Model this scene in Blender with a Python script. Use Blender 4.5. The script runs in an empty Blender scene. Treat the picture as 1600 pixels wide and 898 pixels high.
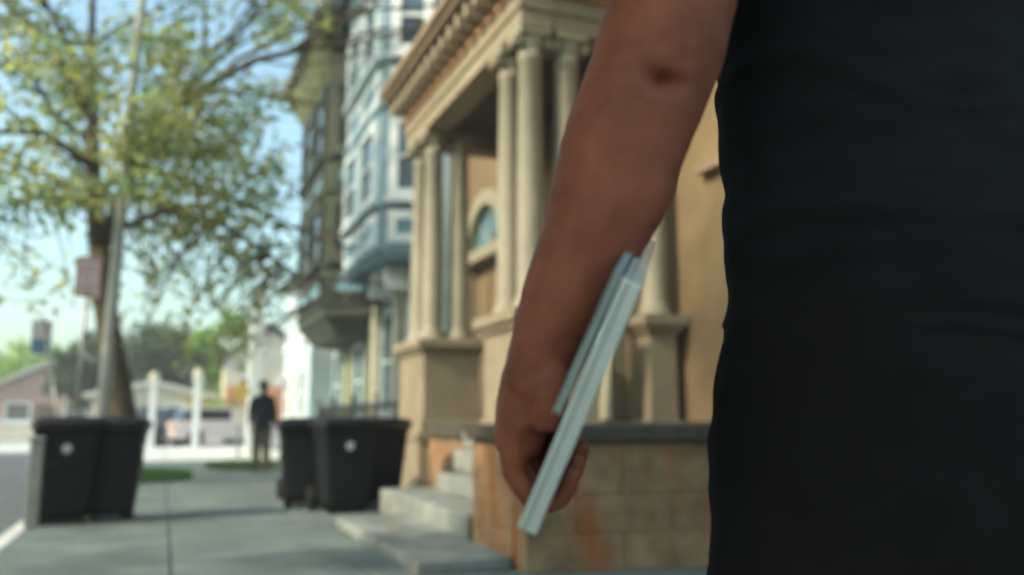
import bpy, math, random
from mathutils import Vector, Matrix, noise
random.seed(11)
rnd = random.random
V = Vector
R = math.radians
SC = bpy.context.scene
COL = SC.collection

# ------------------------------------------------------------------ camera, sky, sun, exposure
cam_d = bpy.data.cameras.new('camera')
cam = bpy.data.objects.new('camera', cam_d)
COL.objects.link(cam)
SC.camera = cam
cam.location = (0, 0, .92)
PITCH, YAW = 8.676, 21.756
cam.rotation_euler = (R(90 + PITCH), 0, R(-YAW))
cam_d.sensor_width = 36
cam_d.lens = 36 * 1350 / 1600
cam_d.clip_start = .05
cam_d.clip_end = 2000
cam_d.dof.use_dof = True
cam_d.dof.focus_distance = 1.15
cam_d.dof.aperture_fstop = 2.35

SUN_AZ, SUN_EL = 99, 33          # degrees left of the street's forward direction, degrees above the horizon
W = bpy.data.worlds.new('World')
SC.world = W
W.use_nodes = True
nt = W.node_tree
nt.nodes.clear()
sky = nt.nodes.new('ShaderNodeTexSky')
sky.sky_type = 'NISHITA'
sky.sun_disc = False
sky.sun_elevation = R(SUN_EL)
sky.sun_rotation = R(-SUN_AZ)
sky.air_density = 1.2
sky.dust_density = 3.0
sky.ozone_density = 1.2
bg = nt.nodes.new('ShaderNodeBackground')
bg.inputs[1].default_value = .15
wo = nt.nodes.new('ShaderNodeOutputWorld')
tint = nt.nodes.new('ShaderNodeMix'); tint.data_type = 'RGBA'; tint.blend_type = 'MULTIPLY'; tint.inputs[0].default_value = 1
tint.inputs[7].default_value = (.88, 1.03, .95, 1)      # the air has a green-blue cast
nt.links.new(sky.outputs[0], tint.inputs[6]); nt.links.new(tint.outputs[2], bg.inputs[0])
nt.links.new(bg.outputs[0], wo.inputs[0])
sun_d = bpy.data.lights.new('sun', 'SUN')
sun = bpy.data.objects.new('sun', sun_d)
COL.objects.link(sun)
sun_d.energy = 1.8
sun_d.angle = R(2)
sun_d.color = (1, .86, .66)
sdir = V((-math.sin(R(SUN_AZ)) * math.cos(R(SUN_EL)), math.cos(R(SUN_AZ)) * math.cos(R(SUN_EL)), math.sin(R(SUN_EL))))
sun.rotation_euler = sdir.to_track_quat('Z', 'Y').to_euler()
SC.view_settings.view_transform = 'Standard'
SC.view_settings.look = 'None'
SC.view_settings.exposure = 1.25
SC.view_settings.gamma = 1

# ------------------------------------------------------------------ materials
def mat(name, col, rough=.8, var=.18, scale=4, bump=.15, bscale=None, metal=0, stain=None, stain_col=None, stain_scale=.8, spec=.35, col2=None, streak=1):
    m = bpy.data.materials.new(name)
    m.use_nodes = True
    t = m.node_tree
    b = t.nodes['Principled BSDF']
    b.inputs['Roughness'].default_value = rough
    b.inputs['Metallic'].default_value = metal
    b.inputs['Specular IOR Level'].default_value = spec
    tc = t.nodes.new('ShaderNodeTexCoord')
    n = t.nodes.new('ShaderNodeTexNoise')
    n.inputs['Scale'].default_value = scale
    n.inputs['Detail'].default_value = 6
    n.inputs['Roughness'].default_value = .62
    t.links.new(tc.outputs['Object'], n.inputs['Vector'])
    mx = t.nodes.new('ShaderNodeMix')
    mx.data_type = 'RGBA'
    c2 = col2 or [c * (1 - var * 1.6) for c in col]
    c1 = [min(1, c * (1 + var)) for c in col]
    mx.inputs[6].default_value = (*c2, 1)
    mx.inputs[7].default_value = (*c1, 1)
    rp = t.nodes.new('ShaderNodeMapRange')
    rp.inputs[1].default_value = .32
    rp.inputs[2].default_value = .68
    t.links.new(n.outputs[0], rp.inputs[0])
    t.links.new(rp.outputs[0], mx.inputs[0])
    last = mx.outputs[2]
    if stain:
        n2 = t.nodes.new('ShaderNodeTexNoise')
        n2.inputs['Scale'].default_value = stain_scale
        n2.inputs['Detail'].default_value = 8
        n2.inputs['Roughness'].default_value = .7
        mp = t.nodes.new('ShaderNodeMapping'); mp.inputs['Scale'].default_value = (1, 1, streak)
        t.links.new(tc.outputs['Object'], mp.inputs[0]); t.links.new(mp.outputs[0], n2.inputs['Vector'])
        r2 = t.nodes.new('ShaderNodeMapRange')
        r2.inputs[1].default_value = .47
        r2.inputs[2].default_value = .62
        r2.inputs[4].default_value = stain
        t.links.new(n2.outputs[0], r2.inputs[0])
        m2 = t.nodes.new('ShaderNodeMix')
        m2.data_type = 'RGBA'
        m2.inputs[7].default_value = (*stain_col, 1)
        t.links.new(r2.outputs[0], m2.inputs[0])
        t.links.new(last, m2.inputs[6])
        last = m2.outputs[2]
    t.links.new(last, b.inputs['Base Color'])
    if bump:
        nb = t.nodes.new('ShaderNodeTexNoise')
        nb.inputs['Scale'].default_value = bscale or scale * 6
        nb.inputs['Detail'].default_value = 5
        t.links.new(tc.outputs['Object'], nb.inputs['Vector'])
        bp = t.nodes.new('ShaderNodeBump')
        bp.inputs['Strength'].default_value = bump
        bp.inputs['Distance'].default_value = .02
        t.links.new(nb.outputs[0], bp.inputs['Height'])
        t.links.new(bp.outputs[0], b.inputs['Normal'])
    return m

def leafmat(name, c1, c2):
    m = mat(name, c1, .55, 0, 1.2, 0, col2=c2)
    t = m.node_tree
    b = t.nodes['Principled BSDF']
    tr = t.nodes.new('ShaderNodeBsdfTranslucent')
    mx = t.nodes.new('ShaderNodeMixShader')
    mx.inputs[0].default_value = .55
    src = b.inputs['Base Color'].links[0].from_socket
    hs = t.nodes.new('ShaderNodeHueSaturation')
    hs.inputs['Value'].default_value = 2.2
    hs.inputs['Hue'].default_value = .485
    t.links.new(src, hs.inputs['Color'])
    t.links.new(hs.outputs[0], tr.inputs[0])
    t.links.new(b.outputs[0], mx.inputs[1])
    t.links.new(tr.outputs[0], mx.inputs[2])
    t.links.new(mx.outputs[0], t.nodes['Material Output'].inputs[0])
    return m

M = dict(
    asphalt=mat('asphalt', (.12, .135, .14), .9, .2, 3, .4, 90),
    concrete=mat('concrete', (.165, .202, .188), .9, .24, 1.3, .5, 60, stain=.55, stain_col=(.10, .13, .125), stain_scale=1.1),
    lit_concrete=mat('sunlit_concrete', (.62, .62, .58), .9, .12, 2, .2, 50),  # brightness of sunlit ground put into the colour
    joint=mat('joint_dirt', (.125, .145, .14), .95, .2, 6, .2),
    soil=mat('soil', (.12, .11, .08), .95, .3, 1.2, .3),
    stone=mat('cream_painted_stone', (.30, .245, .165), .78, .10, 2.2, .2, 30, stain=.35, stain_col=(.19, .155, .105), stain_scale=1.6),
    column=mat('greyish_cream_paint', (.32, .285, .205), .6, .07, 3, .1, 30, stain=.3, stain_col=(.21, .19, .145), stain_scale=2.5),
    tanwall=mat('tan_stucco', (.21, .145, .078), .85, .12, 1.2, .25, 45, stain=.4, stain_col=(.15, .10, .055), stain_scale=.9),
    rust=mat('rust_stained_masonry', (.30, .195, .11), .9, .30, 3.5, .7, 24, stain=.85, stain_col=(.34, .115, .035), stain_scale=3.2, streak=.28),
    darkcap=mat('weathered_dark_stone', (.085, .07, .05), .8, .3, 4, .4),
    orange_trim=mat('faded_orange_trim', (.36, .19, .10), .7, .12, 4, .15),
    cornice_tan=mat('tan_cornice_paint', (.25, .175, .11), .7, .12, 4, .15),
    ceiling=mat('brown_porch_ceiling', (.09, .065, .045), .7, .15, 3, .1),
    step=mat('grey_step_stone', (.25, .265, .24), .85, .28, 3, .35, 40, stain=.4, stain_col=(.15, .16, .14), stain_scale=2),
    blue=mat('blue_grey_siding', (.21, .32, .38), .7, .12, 2, .15),
    pale_blue=mat('pale_blue_siding', (.48, .58, .62), .7, .1, 2, .15),
    white=mat('white_trim_paint', (.78, .82, .82), .55, .06, 5, .08),
    green=mat('dark_green_siding', (.04, .05, .03), .7, .2, 2, .2),
    olive=mat('yellow_green_trim', (.22, .23, .12), .7, .12, 3, .1),
    slate=mat('slate_roof', (.05, .08, .085), .6, .25, 5, .3),
    glass=mat('window_glass', (.05, .10, .13), .08, .3, .7, 0, spec=.9),
    panel=mat('blue_panel', (.10, .24, .31), .35, .15, 2, .05, spec=.6),
    darkglass=mat('dark_window_glass', (.012, .016, .018), .1, .3, .7, 0, spec=.8),
    brown_door=mat('brown_door_paint', (.13, .07, .04), .45, .2, 4, .1),
    iron=mat('black_iron', (.02, .025, .025), .5, .2, 8, .1),
    plastic=mat('black_cart_plastic', (.005, .006, .007), .6, .25, 5, .12, 120, spec=.3),
    emblem=mat('pale_emblem_print', (.5, .54, .54), .6, .1, 20, 0),
    rubber=mat('rubber', (.015, .015, .015), .8, .2, 8, .1),
    metal=mat('dull_steel', (.30, .30, .29), .45, .15, 8, .1, metal=.7),
    wood_pole=mat('weathered_pole_wood', (.40, .40, .35), .85, .2, 3, .3),
    post_grey=mat('grey_post_paint', (.22, .23, .22), .8, .15, 6, .2),
    signred=mat('faded_sign_red', (.55, .12, .09), .5, .1, 9, 0),
    signwhite=mat('sign_white', (.74, .70, .66), .5, .06, 9, 0),
    signblue=mat('sign_blue', (.16, .30, .42), .5, .1, 9, 0),
    signyellow=mat('sign_yellow', (.75, .50, .16), .5, .1, 9, 0),
    bark=mat('tree_bark', (.085, .065, .04), .9, .3, 5, .8, 14),
    leaf=leafmat('maple_leaves', (.33, .31, .08), (.07, .17, .09)),
    leaf_far=leafmat('far_leaves', (.22, .33, .06), (.08, .18, .035)),
    leaf_dark=leafmat('dark_far_leaves', (.04, .075, .025), (.015, .04, .015)),
    leaf_yellow=leafmat('yellow_leaves', (.36, .32, .03), (.2, .22, .03)),
    leaf_dry=mat('dry_leaf', (.16, .12, .05), .8, .3, 9, 0),
    grass=leafmat('grass', (.06, .13, .025), (.03, .07, .02)),
    brick=mat('red_brick', (.50, .31, .26), .85, .2, 4, .3),
    far_roof=mat('pale_roof', (.62, .60, .57), .8, .1, 3, .1),
    cream=mat('cream_wall', (.62, .57, .45), .8, .08, 2, .1),
    coral=mat('coral_wall', (.55, .22, .12), .8, .08, 2, .1),
    skin=None,
    cloth_black=mat('black_cotton', (.0105, .0105, .0110), .95, .25, 4, .25, 500, spec=.12),
    cloth_trouser=mat('black_trouser_cloth', (.0108, .0088, .0092), .95, .2, 4, .2, 400, spec=.1),
    cloth_navy=mat('navy_cloth', (.012, .018, .03), .9, .2, 6, .2),
    cloth_khaki=mat('khaki_cloth', (.13, .11, .07), .9, .2, 6, .2),
    hair=mat('dark_hair', (.02, .013, .01), .6, .3, 40, .5, 200),
    shoe=mat('shoe_leather', (.03, .025, .022), .5, .2, 8, .1),
    alu=mat('brushed_aluminium', (.68, .73, .70), .42, .04, 30, .02, 200, metal=.55),
    alu_dark=mat('laptop_seam', (.18, .21, .22), .5, .1, 10, 0),
    paper=mat('notebook_paper', (.42, .46, .40), .85, .06, 60, .1, 300),
    notecover=mat('pale_notebook_cover', (.26, .34, .35), .6, .08, 10, .1),
    car_dark=mat('dark_blue_car_paint', (.03, .045, .07), .25, .1, 3, 0, spec=.7),
    car_white=mat('white_car_paint', (.72, .60, .56), .3, .05, 3, 0, spec=.7),
    car_red=mat('pink_red_car_paint', (.52, .16, .13), .3, .08, 3, 0, spec=.7),
    tail=mat('red_lamp_glass', (.45, .02, .05), .2, .1, 9, 0, spec=.7),
    headlamp=mat('clear_lamp_glass', (.6, .62, .62), .15, .05, 9, 0, spec=.8),
    eye=mat('eye_white', (.6, .58, .55), .3, .02, 9, 0),
)

def skin_material():
    m = mat('skin', (.27, .082, .046), .62, .26, 12, .10, 260, spec=.22, stain=.35, stain_col=(.26, .07, .05), stain_scale=14)
    b = m.node_tree.nodes['Principled BSDF']
    b.inputs['Subsurface Weight'].default_value = .08
    b.inputs['Subsurface Radius'].default_value = (.01, .004, .002)
    return m
M['skin'] = skin_material()

# ------------------------------------------------------------------ mesh helpers
class MB:
    def __init__(s):
        s.v = []; s.f = []
    def box(s, x0, x1, y0, y1, z0, z1):
        return s.hexa([(x0, y0, z0), (x1, y0, z0), (x1, y1, z0), (x0, y1, z0), (x0, y0, z1), (x1, y0, z1), (x1, y1, z1), (x0, y1, z1)])
    def hexa(s, p):
        n = len(s.v); s.v += [V(q) for q in p]
        s.f += [[n + i for i in q] for q in ((3, 2, 1, 0), (4, 5, 6, 7), (0, 1, 5, 4), (1, 2, 6, 5), (2, 3, 7, 6), (3, 0, 4, 7))]
        return s
    def obox(s, o, t, n, u0, u1, z0, z1, d0, d1):
        """box on a wall: o a point, t along the wall, n out of it"""
        P = lambda u, d, z: V((o[0] + t[0] * u + n[0] * d, o[1] + t[1] * u + n[1] * d, z))
        return s.hexa([P(u0, d0, z0), P(u1, d0, z0), P(u1, d1, z0), P(u0, d1, z0), P(u0, d0, z1), P(u1, d0, z1), P(u1, d1, z1), P(u0, d1, z1)])
    def prism(s, pts, z0, z1, top=None):
        n = len(s.v); k = len(pts); top = top or pts
        s.v += [V((p[0], p[1], z0)) for p in pts] + [V((p[0], p[1], z1)) for p in top]
        s.f += [[n + i, n + (i + 1) % k, n + k + (i + 1) % k, n + k + i] for i in range(k)]
        s.f += [[n + i for i in range(k)][::-1], [n + k + i for i in range(k)]]
        return s
    def extr(s, pts, vec):
        """closed 3d outline pushed along vec"""
        n = len(s.v); k = len(pts); vec = V(vec)
        s.v += [V(p) for p in pts] + [V(p) + vec for p in pts]
        s.f += [[n + i, n + (i + 1) % k, n + k + (i + 1) % k, n + k + i] for i in range(k)]
        s.f += [[n + i for i in range(k)][::-1], [n + k + i for i in range(k)]]
        return s
    def tube(s, pts, rad, seg=8, ry=None, ref=None):
        """tapered tube along pts; rad list; ry second radius; ref direction of the first radius"""
        pts = [V(p) for p in pts]; n0 = len(s.v); K = len(pts)
        if not hasattr(rad, '__len__'): rad = [rad] * K
        if ry is None: ry = rad
        elif not hasattr(ry, '__len__'): ry = [ry] * K
        prev = None
        for i, p in enumerate(pts):
            d = (pts[min(i + 1, K - 1)] - pts[max(i - 1, 0)]).normalized()
            a = V(ref) if ref is not None else (prev if prev is not None else (V((1, 0, 0)) if abs(d.x) < .8 else V((0, 1, 0))))
            a = (a - d * a.dot(d)).normalized(); b = d.cross(a); prev = a
            for j in range(seg):
                th = 2 * math.pi * j / seg
                s.v.append(p + a * (math.cos(th) * rad[i]) + b * (math.sin(th) * ry[i]))
        for i in range(K - 1):
            for j in range(seg):
                q = n0 + i * seg
                s.f.append([q + j, q + (j + 1) % seg, q + seg + (j + 1) % seg, q + seg + j])
        s.f.append([n0 + j for j in range(seg)][::-1]); s.f.append([n0 + (K - 1) * seg + j for j in range(seg)])
        return s
    def lathe(s, c, prof, seg=20):
        return s.tube([(c[0], c[1], c[2] + z) for r, z in prof], [r for r, z in prof], seg, ref=(1, 0, 0))
    def ball(s, c, r, seg=12, sc=(1, 1, 1)):
        n0 = len(s.v); k = seg // 2
        for i in range(k + 1):
            ph = math.pi * i / k
            rr = max(math.sin(ph), .02)
            for j in range(seg):
                th = 2 * math.pi * j / seg
                s.v.append(V((c[0] + r * sc[0] * rr * math.cos(th), c[1] + r * sc[1] * rr * math.sin(th), c[2] - r * sc[2] * math.cos(ph))))
        for i in range(k):
            for j in range(seg):
                q = n0 + i * seg
                s.f.append([q + j, q + (j + 1) % seg, q + seg + (j + 1) % seg, q + seg + j])
        s.f.append([n0 + j for j in range(seg)][::-1]); s.f.append([n0 + k * seg + j for j in range(seg)])
        return s
    def xf(s, mtx):
        s.v = [mtx @ p for p in s.v]
        return s
    def build(s, name, m, parent=None, smooth=False, bevel=0):
        me = bpy.data.meshes.new(name)
        me.from_pydata([tuple(p) for p in s.v], [], s.f)
        me.materials.append(m)
        if smooth:
            for p in me.polygons: p.use_smooth = len(p.vertices) < 5
        o = bpy.data.objects.new(name, me)
        COL.objects.link(o)
        if parent is not None: o.parent = parent
        if bevel:
            b = o.modifiers.new('bevel', 'BEVEL'); b.width = bevel; b.segments = 2; b.limit_method = 'ANGLE'
        return o

def tag(o, label=None, cat=None, group=None, kind=None):
    if label: o['label'] = label
    if cat: o['category'] = cat
    if group: o['group'] = group
    if kind: o['kind'] = kind
    return o

def thing(name, label, cat, loc=(0, 0, 0), rz=0, group=None):
    o = bpy.data.objects.new(name, None)
    COL.objects.link(o); o.location = loc; o.rotation_euler = (0, 0, rz); o.empty_display_size = .2
    return tag(o, label, cat, group)

def dup(root, loc, rz, label, group):
    kids = {}
    for o in bpy.data.objects:
        if o.parent: kids.setdefault(o.parent, []).append(o)
    def cp(o, par):
        c = o.copy(); COL.objects.link(c); c.parent = par
        for k in kids.get(o, []): cp(k, c)
        return c
    r = cp(root, None); r.location = loc; r.rotation_euler = (0, 0, rz)
    return tag(r, label, None, group)

def struct(name, mb, m, bevel=0):
    return tag(mb.build(name, m, bevel=bevel), kind='structure')

# ------------------------------------------------------------------ ground
struct('ground', MB().box(-600, 600, -200, 1200, -.6, -.14), M['soil'])
struct('road', MB().box(-9.5, -1.17, -30, 32, -.13, -.12), M['asphalt'])
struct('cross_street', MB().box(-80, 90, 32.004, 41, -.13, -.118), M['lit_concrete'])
sw = MB(); sw2 = None
xs = [-1.02, .1, 1.22, 2.34, 3.3]
y = -12.0
while y < 31.4:
    for a, b in zip(xs, xs[1:]):
        dz = (rnd() - .5) * .006
        sw.box(a + .009, b - .009, y + .010, y + 1.52 - .010, -.08, dz)
    y += 1.52
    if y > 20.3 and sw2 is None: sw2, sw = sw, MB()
struct('sunlit_sidewalk', sw, M['lit_concrete'], .006)  # far end of the same sidewalk, sunlight painted in as brighter slabs
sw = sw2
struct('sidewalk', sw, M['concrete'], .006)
struct('sidewalk_bed', MB().box(-1.0, 9, -12, 31.4, -.13, -.012), M['joint'])
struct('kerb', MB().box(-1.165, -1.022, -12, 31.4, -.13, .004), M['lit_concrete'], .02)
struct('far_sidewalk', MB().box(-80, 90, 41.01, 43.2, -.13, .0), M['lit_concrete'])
struct('opposite_sidewalk', MB().box(-18.9, -9.51, -30, 31.4, -.13, .0), M['concrete'])
struct('lane_line', MB().box(-5.5, -5.38, -30, 31, -.1195, -.115), M['signwhite'])
struct('front_yard', MB().box(3.31, 9, 13.9, 31.4, -.012, .004), M['soil'])

ll = MB()
for i in range(260):
    x_, y_ = -1 + 3.1 * rnd() ** 1.3, 3.5 + 16 * rnd() ** 1.4; a_ = rnd() * 6.3; s_ = .012 + .02 * rnd(); k_ = len(ll.v)
    c_, d_ = math.cos(a_) * s_, math.sin(a_) * s_
    ll.v += [V((x_ - c_, y_ - d_, .008)), V((x_ + d_ * .5, y_ - c_ * .5, .012)), V((x_ + c_, y_ + d_, .009 + .012 * rnd())), V((x_ - d_ * .5, y_ + c_ * .5, .012))]
    ll.f.append([k_, k_ + 1, k_ + 2, k_ + 3])
tag(ll.build('fallen_leaves', M['leaf_dry']), kind='stuff')
def grass_patch(cx, cy, rx, ry, n, name):
    mb = MB()
    for i in range(n):
        a = rnd() * 6.28; r = rnd() ** .5
        x, yy = cx + math.cos(a) * r * rx, cy + math.sin(a) * r * ry
        h = .06 + rnd() * .10; t = rnd() * 3.14; w = .012
        dx, dy = math.cos(t) * w, math.sin(t) * w
        k = len(mb.v)
        lean = V(((rnd() - .5) * .06, (rnd() - .5) * .06, 0))
        mb.v += [V((x - dx, yy - dy, -.005)), V((x + dx, yy + dy, -.005)), V((x, yy, h)) + lean]
        mb.f.append([k, k + 1, k + 2])
    return tag(mb.build(name, M['grass']), kind='stuff')
grass_patch(-.35, 15.2, .85, 1.3, 2600, 'grass')
grass_patch(1.5, 17.9, .7, 1.2, 1400, 'grass')

# ------------------------------------------------------------------ facade helpers
def window(par, o, t, n, u0, u1, z0, z1, glass='glass', frame='white', fw=.12, mid=True, d=.09, dark_low=False, sill=True, name='window'):
    mb = MB()
    mb.obox(o, t, n, u0, u0 + fw, z0, z1, 0, d).obox(o, t, n, u1 - fw, u1, z0, z1, 0, d)
    mb.obox(o, t, n, u0 + fw, u1 - fw, z0, z0 + fw, 0, d - .004).obox(o, t, n, u0 + fw, u1 - fw, z1 - fw, z1, 0, d - .004)
    zm = (z0 + z1) / 2
    if mid: mb.obox(o, t, n, u0 + fw, u1 - fw, zm - .03, zm + .03, 0, d - .02)
    w = mb.build(name, M[frame], par)
    if mid and dark_low:
        MB().obox(o, t, n, u0 + fw, u1 - fw, zm + .03, z1 - fw, .005, .03).build('pane', M[glass], w)
        MB().obox(o, t, n, u0 + fw, u1 - fw, z0 + fw, zm - .03, .005, .02).build('pane', M['darkglass'], w)
    else:
        MB().obox(o, t, n, u0 + fw, u1 - fw, z0 + fw, z1 - fw, .005, .03).build('pane', M[glass], w)
    if sill:
        MB().obox(o, t, n, u0 - .06, u1 + .06, z0 - .09, z0 - .003, 0, d + .07).build('sill', M[frame], w)
    return w

WN = (-1, 0)   # street-facing normal
WT = (0, 1)    # along the street

# ------------------------------------------------------------------ porch house
ph = thing('porch_house', 'tan house with a tall columned stone porch and rust stained base', 'house', (4.85, 9, 0))
def L(mb):   # geometry is written in world metres; move it to the thing's origin
    return mb.xf(Matrix.Translation((-4.85, -9, 0)))
def PL(o):
    return (o[0] - 4.85, o[1] - 9)
L(MB().box(4.85, 11, 1.5, 14.85, 0, 10.2)).build('wall', M['tanwall'], ph)
L(MB().box(4.55, 11.2, 1.3, 14.9, 10.2, 10.6)).build('roof', M['slate'], ph, bevel=.03)
o0 = PL((4.85, 0))
for u0, u1, z0, z1 in ((2.6, 4.0, 1.7, 3.35), (6.0, 7.2, 6.4, 8.6), (8.6, 9.8, 6.4, 8.6), (11.2, 12.4, 6.4, 8.6), (2.8, 4.0, 6.4, 8.6)):
    w = window(ph, o0, WT, WN, u0, u1, z0, z1, 'darkglass', 'column')
    MB().obox(o0, WT, WN, u0 - .12, u1 + .12, z1 + .004, z1 + .16, 0, .22).build('window_hood', M['darkcap'], w)
MB().obox(o0, WT, WN, 6.5, 7.0, 3.30, 3.38, 0, .12).build('wall_ledge', M['cornice_tan'], ph)
# porch door and side doorway with fanlight
def arch_door(par, u0, u1, z0, zs, m_door='brown_door'):
    d = MB().obox(o0, WT, WN, u0, u1, z0, zs, 0, .05).build('door', M[m_door], par)
    pn = MB()
    um = (u0 + u1) / 2
    for a, b in ((u0 + .12, um - .06), (um + .06, u1 - .12)):
        for c, e in ((z0 + .2, z0 + .9), (z0 + 1.05, zs - .2)):
            pn.obox(o0, WT, WN, a, b, c, e, .05, .075)
    pn.build('door_panel', M['tanwall'], d)
    MB().ball((o0[0] - .1, um + .12 + o0[1], z0 + 1.0), .035).build('door_knob', M['metal'], d, True)
    j = MB().obox(o0, WT, WN, u0 - .28, u0 - .003, z0, zs, 0, .22).obox(o0, WT, WN, u1 + .003, u1 + .28, z0, zs, 0, .22)
    j.obox(o0, WT, WN, u0 - .34, u1 + .34, zs + .003, zs + .18, 0, .3)
    j.build('door_surround', M['column'], par)
    r = (u1 - u0) / 2
    g = [(o0[0] - .003, o0[1] + um + math.cos(a) * r, zs + .19 + math.sin(a) * r) for a in [math.pi * i / 16 for i in range(17)]]
    f = MB().extr(g, (-.04, 0, 0)).build('fanlight', M['panel'], par)
    arc = MB(); N = 20
    for i in range(N):
        a0, a1 = math.pi * i / N, math.pi * (i + 1) / N
        q = []
        for dd in (0, -.2):
            for rr, aa in ((r, a0), (r + .24, a0), (r + .24, a1), (r, a1)):
                q.append((o0[0] + dd, o0[1] + um + math.cos(aa) * rr, zs + .19 + math.sin(aa) * rr))
        arc.hexa(q)
    arc.build('arch_surround', M['column'], par)
    bars = MB()
    for a in (math.pi * .25, math.pi * .5, math.pi * .75):
        bars.tube([(o0[0] - .06, o0[1] + um, zs + .2), (o0[0] - .06, o0[1] + um + math.cos(a) * r, zs + .2 + math.sin(a) * r)], .02, 6)
    bars.build('glazing_bar', M['column'], f)
arch_door(ph, 12.2, 13.7, .92, 3.45)
d = arch_door(ph, 8.9, 10.1, .92, 3.1)
# foundation, cap course and porch deck
L(MB().box(3.12, 4.848, 5.9, 11.95, 0, .70)).build('foundation', M['rust'], ph)
L(MB().box(3.08, 4.846, 5.88, 11.98, .702, .90)).build('porch_deck', M['darkcap'], ph, bevel=.015)
ck = [(2.08, 4.98), (4.84, 4.60), (4.84, 5.87), (2.08, 6.0)]
L(MB().prism([(2.09, 4.992), (4.83, 4.615), (4.83, 5.87), (2.09, 5.99)], 0, .775)).build('stoop_cheek_wall', M['rust'], ph)
cw = MB(); z = .0
for row in range(3):
    x = 2.08 - (.3 if row % 2 else 0)
    while x < 4.8:
        xa, xb = max(2.08, x) + .004, min(4.83, x + .62) - .004
        yf = lambda q_: 4.98 - (q_ - 2.08) * .1377 + (rnd() - .5) * .006
        cw.prism([(xa, yf(xa)), (xb, yf(xb)), (xb, yf(xb) + .2), (xa, yf(xa) + .2)], z + .004, z + .230)
        x += .62
    for ya, yb in ((5.19, 5.58), (5.59, 5.98)):
        cw.box(2.08 + (rnd() - .5) * .006, 2.25, ya, yb - .01, z + .006, z + .227)
    z += .2333
L(cw).build('cheek_facing', M['rust'], ph)
ck2 = [(2.03, 4.93), (4.843, 4.55), (4.843, 5.875), (2.03, 6.02)]
L(MB().prism(ck2, .778, .89)).build('stoop_cheek_cap', M['darkcap'], ph, bevel=.02)
# steps
for k, (x0, y0, y1, z1) in enumerate(((1.44, 5.15, 7.75, .085), (2.06, 6.03, 8.75, .24), (2.44, 6.04, 8.05, .42), (2.72, 6.05, 8.4, .62), (2.93, 6.06, 8.75, .80))):
    xe = 2.06 if k == 0 else 3.11
    mb = MB().box(x0, xe + (1.04 if k == 0 else 0) * 0, y0, y1, 0 if k == 0 else [0, .0, .243, .423, .623][k], z1)
    if k == 0: mb = MB().box(1.44, 2.055, 5.15, 7.75, 0, z1)
    L(mb).build('step', M['step'], ph, bevel=.02)
# pedestals
def pedestal(x0, x1, y0, y1):
    mb = MB()
    mb.box(x0 - .07, x1 + .07, y0 - .07, y1 + .07, 0, .66)
    mb.box(x0 - .10, x1 + .10, y0 - .10, y1 + .10, .66, .76)
    mb.box(x0 - .03, x1 + .03, y0 - .03, y1 + .03, .76, .92)
    mb.box(x0, x1, y0, y1, .92, 1.78)
    mb.box(x0 - .05, x1 + .05, y0 - .05, y1 + .05, 1.78, 1.84)
    mb.box(x0 - .10, x1 + .10, y0 - .10, y1 + .10, 1.84, 1.95)
    return L(mb).build('pedestal', M['stone'], ph, bevel=.012)
pedestal(3.05, 3.82, 10.70, 11.90)
pedestal(3.05, 3.88, 7.45, 8.42)
pedestal(4.42, 4.74, 7.42, 7.78)
def column(x, y, r=.135):
    H = 4.80 - 1.95
    prof = [(r * 1.35, 0), (r * 1.35, .05), (r * 1.2, .06), (r * 1.28, .10), (r * 1.05, .14), (r * 1.0, .18), (r * .99, H * .4), (r * .86, H - .30), (r * .95, H - .29), (r * .95, H - .26), (r * .84, H - .25), (r * .86, H - .17), (r * 1.08, H - .12), (r * 1.12, H - .06)]
    c = L(MB().lathe((x, y, 1.952), prof, 24)).build('column', M['column'], ph, True)
    L(MB().box(x - r * 1.25, x + r * 1.25, y - r * 1.25, y + r * 1.25, 4.74, 4.797)).build('abacus', M['column'], c)
    for vx in (x - r * 1.2, x + r * 1.2):
        L(MB().tube([(vx, y - r * .9, 4.68), (vx, y + r * .9, 4.68)], .055, 12)).build('volute', M['stone'], c, True)
for x, y in ((3.25, 7.66), (3.25, 8.2), (3.66, 7.66), (3.25, 11.02), (3.62, 11.02), (3.25, 11.62), (4.6, 7.6)):
    column(x, y, .135 if x < 4 else .125)
# entablature: front beam, two side beams, frieze, modillions, cornice, ceiling
e = MB()
e.box(3.08, 3.42, 7.48, 11.85, 4.62, 4.80).box(3.05, 3.45, 7.45, 11.88, 4.80, 4.97)
e.box(3.42, 4.849, 7.50, 7.82, 4.622, 4.80).box(3.45, 4.849, 7.47, 7.85, 4.80, 4.968)
e.box(3.42, 4.849, 11.52, 11.83, 4.622, 4.80).box(3.45, 4.849, 11.49, 11.86, 4.80, 4.968)
L(e).build('architrave', M['stone'], ph, bevel=.008)
L(MB().box(3.02, 4.848, 7.42, 11.91, 4.972, 5.04).box(3.09, 4.848, 7.49, 11.84, 5.04, 5.24)).build('frieze', M['orange_trim'], ph)
y = 7.52
while y < 11.85:
    L(MB().box(2.80, 3.088, y - .06, y + .06, 5.06, 5.238)).build('modillion', M['stone'], ph, bevel=.01); y += .30
x = 3.2
while x < 4.8:
    L(MB().box(x - .045, x + .045, 7.14, 7.488, 5.06, 5.238)).build('modillion', M['stone'], ph, bevel=.01); x += .30
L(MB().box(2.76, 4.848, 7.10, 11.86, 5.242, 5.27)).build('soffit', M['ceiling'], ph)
L(MB().box(2.73, 4.847, 7.06, 11.88, 5.273, 5.35).box(2.67, 4.847, 7.0, 11.94, 5.35, 5.46)).build('cornice', M['cornice_tan'], ph, bevel=.01)
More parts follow.
